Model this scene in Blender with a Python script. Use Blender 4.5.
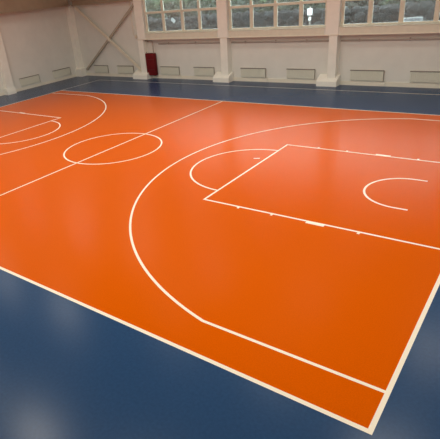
import bpy, bmesh, math, random
from mathutils import Vector, Matrix
random.seed(7)
for o in list(bpy.data.objects): bpy.data.objects.remove(o)
S = bpy.context.scene
COL = S.collection

# ------------------------------------------------------------------ camera
cam_d = bpy.data.cameras.new('camera'); cam = bpy.data.objects.new('camera', cam_d); COL.objects.link(cam)
R_ = (0.7967244, 0.5974814, -0.0908084); U_ = (-0.2143538, 0.4198717, 0.8819071); F_ = (-0.5650510, 0.6831718, -0.4625945)
m = Matrix.Identity(4)
for i in range(3):
    m[i][0] = R_[i]; m[i][1] = U_[i]; m[i][2] = -F_[i]
m.translation = (0.88895, -4.26333, 5.0054)
cam.matrix_world = m
cam_d.sensor_fit = 'HORIZONTAL'; cam_d.sensor_width = 36
cam_d.lens = 36 * 469.27 / 440
cam_d.shift_x = (220 - 182.1105) / 440
cam_d.shift_y = (232.7586 - 219.5) / 440
cam_d.clip_start = 0.05; cam_d.clip_end = 400
S.camera = cam

# ------------------------------------------------------------------ world, lights, exposure
W = bpy.data.worlds.new('overcast_sky'); S.world = W; W.use_nodes = True
bg = W.node_tree.nodes['Background']; bg.inputs[0].default_value = (0.80, 0.88, 0.92, 1); bg.inputs[1].default_value = 7.6
LAMP_W = 105; LAMP_COL = (1.0, 0.93, 0.81); LAMP_Z = 7.2
for lx in (-23.2, -18.7, -14.2, -9.7, -5.1, -0.6):
    for ly in (0.4, 5.4, 10.6, 15.6):
        ld = bpy.data.lights.new('ceiling_lamp', 'AREA'); ld.shape = 'RECTANGLE'; ld.size = 1.6; ld.size_y = 0.4
        ld.energy = LAMP_W * (0.45 if lx < -20 else 1.0) * (0.30 if ly > 15 else 1.35 if ly < 1 else 1.02); ld.color = LAMP_COL; ld.spread = math.radians(172)
        lo = bpy.data.objects.new('ceiling_lamp', ld); COL.objects.link(lo); lo.location = (lx, 7.6 if (ly == 5.4 and -10 < lx < -5) else ly, LAMP_Z)
S.view_settings.view_transform = 'Standard'; S.view_settings.look = 'None'
S.view_settings.exposure = 0.0; S.view_settings.gamma = 1.0; S.view_settings.use_curve_mapping = False

# ------------------------------------------------------------------ materials
def mat(name, col, rough=0.6, noise=0.0, scale=8.0, bump=0.0, bscale=120.0, spec=0.5, metal=0.0):
    mt = bpy.data.materials.new(name); mt.use_nodes = True
    nt = mt.node_tree; b = nt.nodes['Principled BSDF']
    b.inputs['Base Color'].default_value = (*col, 1); b.inputs['Roughness'].default_value = rough
    b.inputs['Specular IOR Level'].default_value = spec; b.inputs['Metallic'].default_value = metal
    tc = nt.nodes.new('ShaderNodeTexCoord')
    if noise:
        n = nt.nodes.new('ShaderNodeTexNoise'); n.inputs['Scale'].default_value = scale; n.inputs['Detail'].default_value = 6
        nt.links.new(tc.outputs['Object'], n.inputs['Vector'])
        r = nt.nodes.new('ShaderNodeValToRGB')
        r.color_ramp.elements[0].position = 0.3; r.color_ramp.elements[1].position = 0.7
        r.color_ramp.elements[0].color = (*[c * (1 - noise) for c in col], 1)
        r.color_ramp.elements[1].color = (*[min(1, c * (1 + noise)) for c in col], 1)
        nt.links.new(n.outputs['Fac'], r.inputs['Fac']); nt.links.new(r.outputs['Color'], b.inputs['Base Color'])
    if bump:
        n2 = nt.nodes.new('ShaderNodeTexNoise'); n2.inputs['Scale'].default_value = bscale; n2.inputs['Detail'].default_value = 4
        nt.links.new(tc.outputs['Object'], n2.inputs['Vector'])
        bp = nt.nodes.new('ShaderNodeBump'); bp.inputs['Strength'].default_value = bump; bp.inputs['Distance'].default_value = 0.01
        nt.links.new(n2.outputs['Fac'], bp.inputs['Height']); nt.links.new(bp.outputs['Normal'], b.inputs['Normal'])
    return mt

def vinyl(name, col, rough, noise, scale, f0=0.004):
    # sports vinyl: coloured body under a thin lacquer that only gets glossy towards grazing angles (Schlick Fresnel)
    mt = bpy.data.materials.new(name); mt.use_nodes = True
    nt = mt.node_tree; nt.nodes.clear()
    out = nt.nodes.new('ShaderNodeOutputMaterial'); df = nt.nodes.new('ShaderNodeBsdfDiffuse'); gl = nt.nodes.new('ShaderNodeBsdfGlossy')
    gl.inputs['Roughness'].default_value = rough
    tc = nt.nodes.new('ShaderNodeTexCoord'); n = nt.nodes.new('ShaderNodeTexNoise'); n.inputs['Scale'].default_value = scale; n.inputs['Detail'].default_value = 6
    nt.links.new(tc.outputs['Object'], n.inputs['Vector'])
    r = nt.nodes.new('ShaderNodeValToRGB'); r.color_ramp.elements[0].position = 0.3; r.color_ramp.elements[1].position = 0.7
    r.color_ramp.elements[0].color = (*[c * (1 - noise) for c in col], 1); r.color_ramp.elements[1].color = (*[c * (1 + noise) for c in col], 1)
    nt.links.new(n.outputs['Fac'], r.inputs['Fac']); nt.links.new(r.outputs['Color'], df.inputs['Color'])
    lw = nt.nodes.new('ShaderNodeLayerWeight'); lw.inputs['Blend'].default_value = 0.5
    pw = nt.nodes.new('ShaderNodeMath'); pw.operation = 'POWER'; pw.inputs[1].default_value = 6.6
    ma = nt.nodes.new('ShaderNodeMath'); ma.operation = 'MULTIPLY_ADD'; ma.inputs[1].default_value = 1 - f0; ma.inputs[2].default_value = f0
    nt.links.new(lw.outputs['Facing'], pw.inputs[0]); nt.links.new(pw.outputs[0], ma.inputs[0])
    mx = nt.nodes.new('ShaderNodeMixShader'); nt.links.new(ma.outputs[0], mx.inputs['Fac'])
    nt.links.new(df.outputs[0], mx.inputs[1]); nt.links.new(gl.outputs[0], mx.inputs[2]); nt.links.new(mx.outputs[0], out.inputs['Surface'])
    return mt
M_ORANGE = vinyl('orange_vinyl', (0.685, 0.110, 0.0005), 0.27, 0.06, 50, 0.0)
M_BLUE = vinyl('blue_vinyl', (0.0185, 0.062, 0.155), 0.26, 0.10, 22, 0.022)
M_LINE = mat('white_line_paint', (0.96, 0.89, 0.73), 0.42)
M_WALL = mat('cream_wall_paint', (0.81, 0.80, 0.735), 0.75, 0.03, 1.6, 0.05, 60)
M_TRIM = mat('cream_gloss_paint', (0.86, 0.81, 0.68), 0.5, 0.03, 3)
M_COLUMN = mat('ivory_column_paint', (0.95, 0.93, 0.84), 0.5, 0.03, 3)
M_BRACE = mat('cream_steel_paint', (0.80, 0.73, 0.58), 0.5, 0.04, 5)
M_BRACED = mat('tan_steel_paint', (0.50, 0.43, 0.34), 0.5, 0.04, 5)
M_BEAM = mat('brownish_beam_paint', (0.43, 0.335, 0.235), 0.6, 0.06, 3)
M_CEIL = mat('ceiling_panel', (0.16, 0.15, 0.14), 0.8, 0.03, 2)
M_FRAME = mat('beige_window_frame', (0.78, 0.75, 0.62), 0.45, 0.04, 4)
M_RAD = mat('radiator_enamel', (0.80, 0.79, 0.68), 0.4)
M_GRILLE = mat('radiator_grille_dark', (0.27, 0.24, 0.205), 0.6)
M_PIPE = mat('pipe_paint', (0.50, 0.42, 0.37), 0.5)
M_STEEL = mat('grey_steel', (0.40, 0.36, 0.31), 0.4, metal=0.3)
M_RED = mat('dark_red_vinyl', (0.15, 0.009, 0.012), 0.6, 0.08, 12, 0.1, 40, spec=0.15)
M_REDSEAM = mat('dark_red_piping', (0.10, 0.008, 0.010), 0.5)
M_PAPER = mat('white_paper', (0.93, 0.95, 0.95), 0.5)
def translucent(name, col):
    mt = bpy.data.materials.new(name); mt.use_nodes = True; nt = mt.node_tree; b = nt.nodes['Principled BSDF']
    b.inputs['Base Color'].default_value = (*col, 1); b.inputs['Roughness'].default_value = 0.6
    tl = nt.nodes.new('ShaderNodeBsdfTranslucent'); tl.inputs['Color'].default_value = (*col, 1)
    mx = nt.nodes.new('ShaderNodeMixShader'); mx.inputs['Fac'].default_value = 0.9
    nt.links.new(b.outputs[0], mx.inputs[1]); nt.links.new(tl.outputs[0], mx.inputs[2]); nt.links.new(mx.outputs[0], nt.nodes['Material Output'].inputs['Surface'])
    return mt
M_LIGHTSPOT = translucent('light_spot_white', (0.9, 0.93, 0.93))  # translucent white imitating a bright spot of light in the pane
M_BAR = mat('guard_bar_paint', (0.07, 0.068, 0.06), 0.5)
M_GROUND = mat('wet_ground', (0.005, 0.006, 0.0065), 0.7, 0.3, 0.2)
M_TRUNK = mat('bark', (0.02, 0.016, 0.012), 0.9, 0.2, 4)
M_LEAFS = [mat('leaf_green', (0.016, 0.028, 0.013), 0.8, 0.35, 1.2), mat('leaf_olive', (0.026, 0.030, 0.013), 0.8, 0.35, 1.2),
           mat('leaf_rust', (0.017, 0.016, 0.009), 0.8, 0.35, 1.2)]
M_BELT = mat('far_foliage', (0.080, 0.105, 0.055), 0.9, 0.3, 0.5)
M_HEDGE = mat('hedge_dark', (0.0025, 0.0034, 0.004), 0.9, 0.4, 2)
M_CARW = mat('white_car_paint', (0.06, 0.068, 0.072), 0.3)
M_CARG = mat('car_glass', (0.02, 0.025, 0.03), 0.15)
M_TYRE = mat('tyre_rubber', (0.015, 0.015, 0.015), 0.8)

def glass_mat():
    mt = bpy.data.materials.new('dusty_window_glass'); mt.use_nodes = True
    nt = mt.node_tree; nt.nodes.clear()
    out = nt.nodes.new('ShaderNodeOutputMaterial'); tr = nt.nodes.new('ShaderNodeBsdfTransparent')
    gl = nt.nodes.new('ShaderNodeBsdfGlossy'); gl.inputs['Roughness'].default_value = 0.12
    df = nt.nodes.new('ShaderNodeBsdfDiffuse'); df.inputs['Color'].default_value = (0.42, 0.46, 0.47, 1)
    tr.inputs['Color'].default_value = (0.92, 0.96, 0.95, 1)
    fr = nt.nodes.new('ShaderNodeFresnel'); fr.inputs['IOR'].default_value = 1.5
    tc = nt.nodes.new('ShaderNodeTexCoord')
    n = nt.nodes.new('ShaderNodeTexNoise'); n.inputs['Scale'].default_value = 0.7; n.inputs['Detail'].default_value = 5
    nt.links.new(tc.outputs['Object'], n.inputs['Vector'])
    mr = nt.nodes.new('ShaderNodeMapRange'); mr.inputs['From Min'].default_value = 0.3; mr.inputs['From Max'].default_value = 0.7
    mr.inputs['To Min'].default_value = 0.08; mr.inputs['To Max'].default_value = 0.22
    nt.links.new(n.outputs['Fac'], mr.inputs['Value'])
    m1 = nt.nodes.new('ShaderNodeMixShader'); m2 = nt.nodes.new('ShaderNodeMixShader')
    nt.links.new(mr.outputs['Result'], m1.inputs['Fac']); nt.links.new(tr.outputs[0], m1.inputs[1]); nt.links.new(df.outputs[0], m1.inputs[2])
    nt.links.new(fr.outputs['Fac'], m2.inputs['Fac']); nt.links.new(m1.outputs[0], m2.inputs[1]); nt.links.new(gl.outputs[0], m2.inputs[2])
    nt.links.new(m2.outputs[0], out.inputs['Surface'])
    return mt
M_GLASS = glass_mat()

# ------------------------------------------------------------------ mesh helpers
class MB:
    def __init__(s): s.bm = bmesh.new()
    def box(s, a, b, bev=0.0):
        x0, y0, z0 = [min(p, q) for p, q in zip(a, b)]; x1, y1, z1 = [max(p, q) for p, q in zip(a, b)]
        v = [s.bm.verts.new(p) for p in ((x0,y0,z0),(x1,y0,z0),(x1,y1,z0),(x0,y1,z0),(x0,y0,z1),(x1,y0,z1),(x1,y1,z1),(x0,y1,z1))]
        f = [s.bm.faces.new([v[i] for i in q]) for q in ((3,2,1,0),(4,5,6,7),(0,1,5,4),(1,2,6,5),(2,3,7,6),(3,0,4,7))]
        if bev:
            es = list({e for q in f for e in q.edges})
            bmesh.ops.bevel(s.bm, geom=es, offset=bev, segments=2, affect='EDGES', profile=0.5)
        return s
    def prism(s, pts, axis, a, b):
        # pts: 2-D outline; axis 'x': pts=(y,z) from x=a..b ; 'y': pts=(x,z); 'z': pts=(x,y)
        def P(p, t): return {'x': (t, p[0], p[1]), 'y': (p[0], t, p[1]), 'z': (p[0], p[1], t)}[axis]
        A = [s.bm.verts.new(P(p, a)) for p in pts]; B = [s.bm.verts.new(P(p, b)) for p in pts]
        n = len(pts); s.bm.faces.new(A); s.bm.faces.new(B[::-1])
        for i in range(n): s.bm.faces.new([A[(i+1) % n], A[i], B[i], B[(i+1) % n]])
        return s
    def bar(s, p, q, w, t, up=(0, 1, 0)):
        p = Vector(p); q = Vector(q); d = (q - p).normalized(); u = Vector(up); u = (u - d * u.dot(d)).normalized(); r = d.cross(u)
        A = [s.bm.verts.new(p + r * a * w / 2 + u * b * t / 2) for a, b in ((-1,-1),(1,-1),(1,1),(-1,1))]
        B = [s.bm.verts.new(q + r * a * w / 2 + u * b * t / 2) for a, b in ((-1,-1),(1,-1),(1,1),(-1,1))]
        s.bm.faces.new(A[::-1]); s.bm.faces.new(B)
        for i in range(4): s.bm.faces.new([A[i], A[(i+1) % 4], B[(i+1) % 4], B[i]])
        return s
    def tube(s, path, r, n=10):
        path = [Vector(p) for p in path]; rings = []
        for i, p in enumerate(path):
            d = (path[min(i+1, len(path)-1)] - path[max(i-1, 0)]).normalized()
            a = Vector((0, 0, 1)) if abs(d.z) < 0.9 else Vector((1, 0, 0))
            u = d.cross(a).normalized(); v = d.cross(u)
            rings.append([s.bm.verts.new(p + (u * math.cos(2*math.pi*k/n) + v * math.sin(2*math.pi*k/n)) * r) for k in range(n)])
        for A, B in zip(rings, rings[1:]):
            for k in range(n): s.bm.faces.new([A[k], A[(k+1) % n], B[(k+1) % n], B[k]])
        s.bm.faces.new(rings[0][::-1]); s.bm.faces.new(rings[-1])
        return s
    def build(s, name, m, parent=None, smooth=False):
        bmesh.ops.recalc_face_normals(s.bm, faces=s.bm.faces[:])
        me = bpy.data.meshes.new(name); s.bm.to_mesh(me); s.bm.free()
        if smooth:
            for p in me.polygons: p.use_smooth = True
        me.materials.append(m)
        o = bpy.data.objects.new(name, me); COL.objects.link(o)
        if parent is not None:
            o.parent = parent; o.matrix_parent_inverse = Matrix.Translation(-parent.location) if parent.type == 'EMPTY' else Matrix.Identity(4)
        return o

def tag(o, label=None, cat=None, group=None, kind=None):
    if label: o['label'] = label
    if cat: o['category'] = cat
    if group: o['group'] = group
    if kind: o['kind'] = kind
    return o
def structure(o): o['kind'] = 'structure'; return o
def thing(name, label, cat, loc=(0, 0, 0), group=None):
    o = bpy.data.objects.new(name, None); COL.objects.link(o); o.location = loc; o.empty_display_size = 0.2
    return tag(o, label, cat, group)
def copy_thing(root, loc, label, group=None):
    r = root.copy(); COL.objects.link(r); r.location = loc; r['label'] = label
    if group: r['group'] = group
    for ch in root.children:
        c = ch.copy(); COL.objects.link(c); c.parent = r
        for g in ch.children:
            d = g.copy(); COL.objects.link(d); d.parent = c
    return r

# ------------------------------------------------------------------ room shell
XL, XR, YN, YF, ZC = -26.6, 4.5, -6.5, 19.42, 7.6        # left, right, near, far wall planes, ceiling
YU = 19.05                                               # face of the thicker upper wall with the windows
LEDGE = 2.36; WB = 2.68; WT = 5.9

floor = structure(MB().box((XL - .3, YN - .3, -0.2), (XR + .3, YF + .3, 0.0)).build('floor', M_BLUE))
structure(MB().box((XL - .3, YN - .3, ZC), (XR + .3, YF + .3, ZC + .2)).build('ceiling', M_CEIL))
structure(MB().box((XL - .3, YN - .3, 0), (XL, YF + .3, ZC)).build('wall_left', M_WALL))
structure(MB().box((XR, YN - .3, 0), (XR + .3, YF + .3, ZC)).build('wall_right', M_WALL))
structure(MB().box((XL, YN - .3, 0), (XR, YN, ZC)).build('wall_near', M_WALL))
# far wall: recessed dado below, thicker window wall above, open at the windows
WINS = [(-19.70, -14.42, (-18.32, -16.92, -15.72)), (-13.76, -8.34, (-12.42, -11.05, -9.68)), (-7.68, -2.30, (-6.38, -5.05, -3.66))]
w = MB()
w.box((XL, YF, 0), (XR, YF + .3, LEDGE))
w.box((XL, YF, LEDGE), (-20.33, YF + .3, ZC))
w.box((-20.33, YU, LEDGE), (XR, YF + .3, WB))
w.box((-20.33, YU, WT), (XR, YF + .3, ZC))
xs = [-20.33] + [e for q in WINS for e in q[:2]] + [XR]
for a, b in zip(xs[0::2], xs[1::2]): w.box((a, YU, WB), (b, 19.345, WT))
structure(w.build('wall_far', M_WALL))
structure(MB().box((-20.42, YU - .05, LEDGE - .035), (XR, YF, LEDGE)).build('trim_1', M_TRIM))
for k, (a, b, c) in enumerate(WINS): structure(MB().box((a + .05, YU - .02, LEDGE + .001), (b - .05, YU - .001, WB - .03)).build('trim_%d' % (k + 2), M_FRAME))
structure(MB().box((XL, YF - .03, 0), (XR, YF, 0.19)).build('baseboard_far', M_TRIM))
structure(MB().box((XL, YN, 0), (XL + .03, YF - .03, 0.16)).build('baseboard_left', M_TRIM))

def window(idx, x0, x1, mull):
    root = structure(thing('window_%d' % idx, None, None, (x0, 19.27, WB)))
    f = MB(); fy0, fy1 = 19.23, 19.33
    f.box((x0, fy0, WB), (x1, fy1, WB + .10)); f.box((x0, fy0, WT - .1), (x1, fy1, WT))
    f.box((x0, fy0, WB + .1), (x0 + .09, fy1, WT - .1)); f.box((x1 - .09, fy0, WB + .1), (x1, fy1, WT - .1))
    for mx in mull: f.box((mx - .065, fy0 - .01, WB + .1), (mx + .065, fy1, WT - .1))
    xs = [x0 + .09] + [e for mx in mull for e in (mx - .065, mx + .065)] + [x1 - .09]
    for a, b in zip(xs[0::2], xs[1::2]):
        for tz, th in ((3.80, .06), (4.95, .05)): f.box((a, fy0, tz - th), (b, fy1, tz + th))
        f.box((a, fy0 + .02, WB + .1), (a + .035, fy1 - .02, 3.74)); f.box((b - .035, fy0 + .02, WB + .1), (b, fy1 - .02, 3.74))
    f.build('window_frame', M_FRAME, root)
    MB().prism([(YU - .03, WB - .02), (YU - .03, WB + .005), (19.23, WB + .04), (19.23, WB - .0)], 'x', x0 + .003, x1 - .003).build('window_sill', M_FRAME, root)
    p = MB()
    for a, b in zip(xs[0::2], xs[1::2]):
        for c, d in ((WB + .1, 3.74), (3.86, 4.9), (5.0, WT - .1)): p.box((a, 19.275, c), (b, 19.281, d))
    p.build('pane', M_GLASS, root)
    g = MB()
    for a, b in zip(xs[0::2], xs[1::2]):
        n = int((b - a) / 0.12)
        for k in range(1, n): g.tube([(a + (b - a) * k / n, 19.365, WB + .02), (a + (b - a) * k / n, 19.365, WT - .02)], 0.007, 5)
    for z in (2.95, 3.8, 4.95): g.box((x0, 19.372, z - .012), (x1, 19.382, z + .012))
    tag(g.build('guard_bars', M_BAR, root), 'thin vertical bars outside the panes')
for i, q in enumerate(WINS): window(i + 1, *q)

# ------------------------------------------------------------------ court floor covering and painted lines (parts of the floor)
CL, CW = 23.47, 14.871
def fpart(mb, name, m, label=None):
    o = mb.build(name, m, floor)
    if label: o['label'] = label
    return o
oc = MB(); oc.prism([(0, 0), (0, CW), (-CL, CW), (-CL, 0)], 'z', 0.0, 0.002)
fpart(oc, 'orange_court', M_ORANGE, 'orange vinyl playing court')
Z0, Z1 = 0.002, 0.0035
def seg(mb, p, q, wd):
    p = Vector(p); q = Vector(q); d = (q - p).normalized(); n = Vector((-d.y, d.x)) * wd / 2
    mb.prism([tuple(p + n), tuple(q + n), tuple(q - n), tuple(p - n)], 'z', Z0, Z1); return mb
def arc(mb, c, r, a0, a1, wd, n=72):
    c = Vector(c); full = abs(a1 - a0) >= 2 * math.pi - 1e-6
    for i in range(n):
        t0 = a0 + (a1 - a0) * i / n; t1 = a0 + (a1 - a0) * (i + 1) / n
        P = [(c.x + math.cos(t) * rr, c.y + math.sin(t) * rr) for t, rr in ((t0, r - wd/2), (t1, r - wd/2), (t1, r + wd/2), (t0, r + wd/2))]
        mb.prism(P, 'z', Z0, Z1)
    return mb
B, Wd = 0.068, 0.056
fpart(seg(MB(), (-CL - B/2, 0), (B/2, 0), B), 'sideline', M_LINE, 'white near sideline')
fpart(seg(MB(), (-CL + B/2, CW), (4.4, CW), Wd), 'sideline', M_LINE, 'white far sideline')
fpart(seg(MB(), (0, B/2), (0, CW - B/2), B), 'end_line', M_LINE, 'white right end line')
fpart(seg(MB(), (-CL, B/2), (-CL, 18.16), Wd), 'end_line', M_LINE, 'white left end line running on into the blue')
OY = 18.163; OLX = -23.42
fpart(seg(MB(), (-CL, OY), (4.4, OY), Wd * .8), 'outer_line', M_LINE, 'thin white line across the blue border by the far wall')
XC = -CL / 2 + 0.146
fpart(seg(MB(), (XC, B/2), (XC, CW - Wd/2), Wd), 'centre_line', M_LINE)
fpart(arc(MB(), (-CL/2 + .128, CW/2 - .056), 1.8, 0, 2*math.pi, Wd), 'centre_circle', M_LINE)
KY = CW/2 - .0486
# right half
kl, kw, rf, R3, ins, bb = 5.834, 4.94, 1.811, 6.875, 0.728, 1.4775
kb = seg(MB(), (-kl, KY - kw/2), (-B/2, KY - kw/2), Wd); seg(kb, (-kl, KY + kw/2), (-B/2, KY + kw/2), Wd)
seg(kb, (-kl, KY - kw/2 - Wd/2), (-kl, KY + kw/2 + Wd/2), Wd)
fpart(kb, 'key_outline', M_LINE, 'right key rectangle')
lm = MB()
for sgn, y in ((-1, KY - kw/2 - Wd/2), (1, KY + kw/2 + Wd/2)):
    for x in (-1.78, -3.84, -4.76): lm.prism([(x - .03, y), (x + .03, y), (x + .03, y + sgn * .07), (x - .03, y + sgn * .07)], 'z', Z0, Z1)
    lm.prism([(-2.97, y), (-2.54, y), (-2.54, y + sgn * .075), (-2.97, y + sgn * .075)], 'z', Z0, Z1)
fpart(lm, 'lane_marks', M_LINE)
fpart(arc(MB(), (-kl, KY), rf, math.pi/2, 3*math.pi/2, Wd), 'free_throw_semicircle', M_LINE, 'right free throw semicircle')
def three_point(cx, sgn, end, name_label):
    mb = MB(); hh = CW/2 - ins; a = math.asin(hh / R3); ex = math.cos(a) * R3
    if sgn < 0: arc(mb, (cx, CW/2), R3, math.pi - a, math.pi + a, Wd, 110)
    else: arc(mb, (cx, CW/2), R3, -a, a, Wd, 110)
    for y in (ins, CW - ins): seg(mb, (cx + sgn * ex, y), (end, y), Wd)
    fpart(mb, 'three_point_line', M_LINE, name_label)
three_point(-bb, -1, -B/2, 'right three point line')
nc = arc(MB(), (-bb, KY), 0.96, math.pi/2, 3*math.pi/2, Wd, 48)
seg(nc, (-bb, KY + .96), (-1.19, KY + .96), Wd); seg(nc, (-bb, KY - .96), (-1.19, KY - .96), Wd)
fpart(nc, 'no_charge_arc', M_LINE, 'small arc under the right basket')
fpart(seg(MB(), (-6.21, 8.23), (-6.03, 8.31), 0.06), 'tape_dash', M_LINE, 'short white dash beside the free throw line')
# left half
lkl, lkw, LKY = 5.87, 4.80, CW/2 + .073
kb = seg(MB(), (-CL + lkl, LKY - lkw/2), (-CL + Wd/2, LKY - lkw/2), Wd); seg(kb, (-CL + lkl, LKY + lkw/2), (-CL + Wd/2, LKY + lkw/2), Wd)
seg(kb, (-CL + lkl, LKY - lkw/2 - Wd/2), (-CL + lkl, LKY + lkw/2 + Wd/2), Wd)
fpart(kb, 'key_outline', M_LINE, 'left key rectangle')
y = LKY + lkw/2 + Wd/2
lm = MB().prism([(-CL + 2.54, y), (-CL + 2.97, y), (-CL + 2.97, y + .075), (-CL + 2.54, y + .075)], 'z', Z0, Z1)
fpart(lm, 'lane_marks', M_LINE)
fpart(arc(MB(), (-CL + lkl, LKY), rf, -math.pi/2, math.pi/2, Wd), 'free_throw_semicircle', M_LINE, 'left free throw semicircle')
three_point(-CL + 1.68, 1, -CL + Wd/2, 'left three point line')

# ------------------------------------------------------------------ columns of the far wall
def plinth(mb, x0, x1, top=0.50, toe=0.24, front=18.86):
    mb.prism([(front, 0), (front, toe), (YU - .02, toe + .12), (YF - .03, top), (YF - .03, 0)], 'x', x0, x1); return mb
def column(sx0, sx1, px0, px1, ux0, ux1, label, up=True):
    t = thing('column', label, 'column', ((sx0 + sx1) / 2, YU, 0), 'cream columns along the window wall')
    MB().box((sx0, YU - .02, 0.2), (sx1, YF - .001, LEDGE - .036), 0.012).build('shaft', M_COLUMN, t)
    if up: MB().box((ux0, YU - .035, LEDGE + .001), (ux1, YU - .001, ZC), 0.01).build('pilaster', M_COLUMN, t)
    plinth(MB(), px0, px1).build('plinth', M_COLUMN, t)
    return t
column(-20.36, -19.92, -21.02, -19.80, -20.33, -19.72, 'cream column with flared foot between the cross brace and the dark red mat')
column(-14.30, -13.84, -14.80, -13.74, -14.40, -13.78, 'cream column with flared foot between the first and second windows from the left')
column(-8.14, -7.73, -8.62, -7.60, -8.32, -7.70, 'cream column with flared foot between the second and third windows from the left')
t = thing('column', 'cream corner column where the left wall meets the window wall', 'column', (-26.2, 19.2, 0), 'cream columns along the window wall')
MB().box((XL + .001, 19.06, 0.2), (-26.18, YF - .001, 4.55), 0.015).build('shaft', M_COLUMN, t)
MB().prism([(18.92, 0), (18.92, .50), (YF - .03, .56), (YF - .03, 0)], 'x', XL + .032, -25.98).build('plinth', M_COLUMN, t)
t = thing('column', 'cream column on the left wall at the left edge of the photo', 'column', (-26.4, 13.3, 0), None)
MB().box((XL + .001, 13.0, 0.15), (-26.25, 13.50, 4.55), 0.015).build('shaft', M_COLUMN, t)
MB().prism([(XL + .032, 0), (-26.19, 0), (-26.19, .15), (-26.24, .4), (XL + .032, .4)], 'y', 12.9, 13.54).build('plinth', M_COLUMN, t)

# tie beams under the roof
tb = MB(); tb.box((XL + .001, YN + .01, 4.60), (-26.10, 18.99, 5.5)); tb.box((XL + .001, YN + .01, 4.56), (-26.0, 18.99, 4.60)); tb.box((XL + .001, YN + .01, 5.5), (-26.0, 18.99, 5.54))
tag(tb.build('tie_beam', M_BEAM), 'brown horizontal beam high along the left wall', 'beam')
tb = MB(); tb.box((-25.99, 19.12, 4.52), (-20.42, YF - .001, 4.60)); tb.box((-25.99, 19.2, 4.60), (-20.42, 19.25, 4.82)); tb.box((-25.99, 19.12, 4.82), (-20.42, YF - .001, 4.88))
tag(tb.build('tie_beam', M_BEAM), 'brown horizontal beam above the cross brace', 'beam')

# cross brace
t = thing('cross_brace', 'cream steel X brace on the wall between corner column and window', 'brace', (-23.2, 19.1, 0))
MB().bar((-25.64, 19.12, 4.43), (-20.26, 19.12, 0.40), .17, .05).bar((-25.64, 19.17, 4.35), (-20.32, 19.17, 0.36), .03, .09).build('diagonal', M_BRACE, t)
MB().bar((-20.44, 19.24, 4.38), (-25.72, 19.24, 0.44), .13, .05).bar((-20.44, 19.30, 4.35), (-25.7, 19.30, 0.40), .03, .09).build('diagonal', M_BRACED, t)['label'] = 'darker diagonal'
MB().box((-23.13, 19.16, 2.26), (-22.96, 19.20, 2.43), .01).build('gusset_plate', M_BRACE, t)

# ------------------------------------------------------------------ radiators
def radiator(width, label, loc, group, rot=0.0):
    t = thing('radiator', label, 'radiator', (0, 0, 0), group)
    h = 0.50
    b = MB(); n = max(8, int(width / 0.085))
    b.box((0, -.055, .02), (width, -.03, h - .03))
    for k in range(n):
        xa = width * (k + .18) / n; xb = width * (k + .82) / n
        b.box((xa, -.085, .03), (xb, -.055, h - .04), 0.008)
    b.build('convector_panel', M_RAD, t)
    g = MB(); g.box((.03, -.03, .06), (width, -.006, h - .02)); g.box((-.006, -.09, h - .03), (width + .006, -.004, h))
    for k in range(n): g.box((width * (k + .3) / n, -.08, h), (width * (k + .7) / n, -.015, h + .006))
    g.build('top_grille', M_GRILLE, t)
    MB().box((width, -.088, .01), (width + .012, -.004, h - .03)).build('side_panel', M_STEEL, t)
    MB().tube([(width + .02, -.05, .06), (width + .09, -.05, .06), (width + .09, -.05, -.20)], .016, 8).build('feed_pipe', M_RAD, t)
    for x in (.1, width - .14): MB().box((x, -.02, -.2), (x + .04, -.002, .02)).build('wall_bracket', M_RAD, t)
    t.location = loc; t.rotation_euler = (0, 0, rot)
    return t
RG = 'low radiators along the window wall'
RZ = 0.22
for x0, x1, lb in ((-25.05, -23.72, 'low cream radiator nearest the corner on the window wall'),
                   (-22.80, -21.35, 'low cream radiator left of the first window column, behind the right foot of the brace'),
                   (-19.02, -17.57, 'low cream radiator just right of the dark red mat'),
                   (-16.46, -15.02, 'low cream radiator just left of the column between first and second windows'),
                   (-13.23, -11.69, 'low cream radiator under the left half of the middle window'),
                   (-10.46, -8.92, 'low cream radiator under the right half of the middle window'),
                   (-7.12, -5.56, 'low cream radiator under the left half of the right window'),
                   (-4.42, -2.88, 'low cream radiator under the right window, cut by the right photo edge')):
    radiator(x1 - x0, lb, (x0, YF - .001, RZ), RG)
for y0, y1, lb in ((14.22, 15.72, 'low cream radiator on the left wall, farther from the corner'), (16.92, 18.42, 'low cream radiator on the left wall, nearer the corner')):
    radiator(y1 - y0, lb, (XL + .001, y0, RZ + .02), 'low radiators on the left wall', math.pi/2)

# ------------------------------------------------------------------ heating pipe under the ledge
for x0, x1, cl, lb in ((-19.0, -14.36, (-18.2, -16.2), 'left'), (-13.78, -8.20, (-12.9, -11.1, -9.4), 'middle'), (-7.67, XR - .05, (-6.8, -4.6, -1), 'right')):
    t = thing('heating_pipe', 'thin horizontal pipe on the wall below the %s window ledge' % lb, 'pipe', (x0, 19.36, 2.03), 'pipes below the window ledge')
    MB().tube([(x0, 19.37, 2.05), (x1, 19.37, 2.05)], .032, 10).build('pipe_run', M_PIPE, t, True)
    for x in cl: MB().box((x - .02, 19.34, 2.0), (x + .02, YF - .001, 2.13)).build('pipe_clip', M_PIPE, t)
t = thing('conduit', 'thin vertical conduit beside the cross brace with a small junction box', 'conduit', (-20.7, 19.38, 2))
MB().tube([(-20.72, 19.385, 2.5), (-20.72, 19.385, 7.4)], .015, 8).build('conduit_pipe', M_BRACE, t)
MB().tube([(-20.98, 19.385, 2.6), (-20.98, 19.385, 7.4)], .012, 8).build('conduit_pipe', M_BRACE, t)
MB().box((-20.86, 19.34, 2.40), (-20.68, YF - .001, 2.58), .01).build('junction_box', M_BRACE, t)

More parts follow.
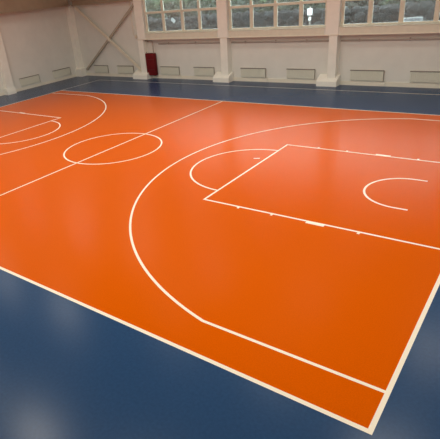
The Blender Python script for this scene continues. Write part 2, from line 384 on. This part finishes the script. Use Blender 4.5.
# ------------------------------------------------------------------ dark red mat hanging from its bracket
t = thing('hanging_mat', 'dark red padded mat hanging by the left window column', 'mat', (-19.65, 19.2, .2))
MB().box((-19.99, 19.08, .20), (-19.25, 19.36, 1.53), .05).build('padded_body', M_RED, t, True)
for z in (.55, 1.16): MB().box((-19.985, 19.072, z), (-19.255, 19.09, z + .02)).build('seam', M_REDSEAM, t)
for x in (-19.32, -19.9): MB().tube([(x, 19.2, 1.52), (x, 19.2, 1.60)], .03, 8).build('hanging_loop', M_STEEL, t)
t = thing('wall_bracket', 'grey tube bracket on the wall above the dark red mat', 'bracket', (-19.6, 19.2, 2.2))
MB().tube([(-19.9, 19.41, 2.28), (-19.9, 19.2, 2.26), (-19.88, 19.2, 2.25), (-19.36, 19.2, 2.24), (-19.32, 19.2, 2.18), (-19.32, 19.2, 1.60)], .028, 8).build('bracket_arm', M_STEEL, t)
MB().tube([(-19.9, 19.2, 2.25), (-19.9, 19.2, 1.60)], .012, 8).build('strap', M_TRIM, t)
MB().box((-19.98, 19.40, 2.16), (-19.82, YF - .001, 2.34), .005).build('mounting_plate', M_STEEL, t)

# ------------------------------------------------------------------ bright spot of light in the window, added as a thin sheet
b = MB(); b.prism([(-17.80, 3.34), (-17.55, 3.16), (-17.42, 3.30), (-17.66, 3.50)], 'y', 19.270, 19.272)  # tilted sheet added in place of a bright spot of light
tag(b.build('light_spot_sheet', M_LIGHTSPOT), 'small tilted spot of light, added as a white sheet on the second pane of the left window', 'light spot')

# ------------------------------------------------------------------ outside
structure(MB().box((-160, YF + .31, -1.1), (80, 190, -0.8)).build('ground_outside', M_GROUND))
def hedge(x0, x1, y, h, label):
    b = MB(); n = int((x1 - x0) / 1.0)
    for k in range(n + 1):
        for j in range(3):
            mtx = Matrix.Translation((x0 + k * (x1 - x0) / n + random.uniform(-.3, .3), y + random.uniform(-.4, .4), -.8 + h * (.25 + .3 * j) )) @ Matrix.Diagonal((random.uniform(.7, 1), .8, h * random.uniform(.25, .34), 1))
            r = bmesh.ops.create_icosphere(b.bm, subdivisions=2, radius=1, matrix=mtx)
            for v in r['verts']: v.co += Vector((random.uniform(-.1, .1), random.uniform(-.1, .1), random.uniform(-.1, .1)))
    return tag(b.build('hedge', M_HEDGE), label, 'hedge')
hedge(-50, -35.5, 52, 2.0, 'dark hedge outside, seen through the lower panes of the left window')
hedge(-33.5, -6, 52, 2.0, 'dark hedge outside, seen through the middle and right windows')
def tree(x, y, h, kind, label, group):
    t = thing('tree', label, 'tree', (x, y, -.8), group)
    MB().tube([(x, y, -.8), (x + .1, y, h * .3), (x - .1, y + .1, h * .6)], .13, 8).tube([(x + .1, y, h * .3), (x + .9, y, h * .55)], .1, 6).tube([(x, y, h * .34), (x - 1.1, y, h * .6)], .1, 6).build('trunk', M_TRUNK, t, True)
    b = MB()
    for k in range(16):
        a = random.uniform(0, 6.28); rr = random.uniform(.05, 1) * 1.9; z = -.6 + h * random.uniform(.16, .82)
        s = h * random.uniform(.17, .26)
        r = bmesh.ops.create_icosphere(b.bm, subdivisions=2, radius=s, matrix=Matrix.Translation((x + math.cos(a) * rr, y + math.sin(a) * rr, z)))
        for v in r['verts']: v.co += Vector((random.uniform(-.2, .2), random.uniform(-.2, .2), random.uniform(-.2, .2)))
    for k in range(500):
        a = random.uniform(0, 6.28); rr = random.uniform(.1, 1) * 2.6; z = -.6 + h * random.uniform(.08, 1.0)
        c = Vector((x + math.cos(a) * rr, y + math.sin(a) * rr, z)); u = Vector((random.gauss(0, 1), random.gauss(0, 1), random.gauss(0, 1))).normalized() * .28
        v = u.orthogonal().normalized() * .17
        b.bm.faces.new([b.bm.verts.new(c + q) for q in (u, v, -u, -v)])
    b.build('crown', M_LEAFS[kind], t)
TL = {0: ('green trees standing outside behind the left window', 'trees outside the left window'), 1: ('greenish trees standing outside behind the middle window', 'trees outside the middle window'), 2: ('brownish trees standing outside behind the right window', 'trees outside the right window')}
for x, y, h, kd, wn in ((-54, 60, 2.7, 0, 0), (-48.3, 60, 2.7, 1, 0), (-42.8, 60, 2.7, 0, 0), (-57, 67, 3.2, 1, 0), (-51, 67, 3.2, 0, 0), (-45.5, 67, 3.2, 0, 0),
                        (-37.2, 60, 2.7, 0, 1), (-31.6, 60, 2.7, 1, 1), (-26, 60, 2.7, 0, 1), (-40, 67, 3.2, 0, 1), (-34, 67, 3.2, 1, 1), (-28, 67, 3.2, 0, 1),
                        (-20.4, 60, 2.7, 2, 2), (-15, 60, 2.7, 1, 2), (-9.5, 60, 2.7, 2, 2), (-22, 67, 3.2, 0, 2), (-16, 67, 3.2, 2, 2), (-10, 67, 3.2, 1, 2)):
    tree(x, y, h, kd, TL[wn][0].replace('trees', 'tree'), TL[wn][1])
b = MB()
for k in range(34):
    for j in range(3):
        r = bmesh.ops.create_icosphere(b.bm, subdivisions=2, radius=1, matrix=Matrix.Translation((-74 + k * 2.2 + random.uniform(-.5, .5), 80 + random.uniform(-1, 1), .6 + 2.2 * j)) @ Matrix.Diagonal((2.0, 1.8, 1.9, 1)))
        for v in r['verts']: v.co += Vector((random.uniform(-.25, .25), random.uniform(-.25, .25), random.uniform(-.25, .25)))
tag(b.build('tree_belt', M_BELT), 'continuous belt of greenery far outside behind all the windows', 'greenery', kind='stuff')
# road sign outside the middle window
t = thing('road_sign', 'white sign board on a post outside the right pane of the middle window', 'sign', (-14.7, 32, -.8))
MB().tube([(-14.7, 32, -.8), (-14.7, 32, 2.85)], .04, 8).build('post', M_STEEL, t)
MB().box((-14.89, 31.94, 2.28), (-14.51, 31.965, 2.74)).build('sign_board', M_PAPER, t)
MB().box((-14.80, 31.94, 1.92), (-14.58, 31.965, 2.13)).build('lower_board', M_PAPER, t)
# white car outside the right window
t = thing('car', 'white car parked outside behind the right window', 'car', (-10.75, 46, -.8))
cx, cy, gz = -10.75, 46, -.8
MB().prism([(cx + a, gz + c) for a, c in ((-2.1, .3), (-2.1, .75), (-1.2, .88), (-.6, 1.42), (.9, 1.42), (1.6, .92), (2.1, .85), (2.15, .3))], 'y', cy - .8, cy + .8).build('body', M_CARW, t)
for yy in (cy - .812, cy + .80):
    MB().prism([(cx - 1.05, gz + .92), (cx - .55, gz + 1.36), (cx + .1, gz + 1.36), (cx + .1, gz + .92)], 'y', yy, yy + .012).build('side_window', M_CARG, t)
    MB().prism([(cx + .18, gz + .92), (cx + .18, gz + 1.36), (cx + .86, gz + 1.36), (cx + 1.4, gz + .94)], 'y', yy, yy + .012).build('side_window', M_CARG, t)
for sx in (-1.35, 1.35):
    for yy in (cy - .82, cy + .62):
        MB().tube([(cx + sx, yy, gz + .32), (cx + sx, yy + .2, gz + .32)], .32, 16).build('wheel', M_TYRE, t)
t.rotation_euler = (0, 0, math.radians(-77))
MB().prism([(cx + .97, gz + 1.38), (cx + 1.54, gz + .975), (cx + 1.56, gz + .985), (cx + .99, gz + 1.395)], 'y', cy - .66, cy + .66).build('rear_window', M_CARG, t)
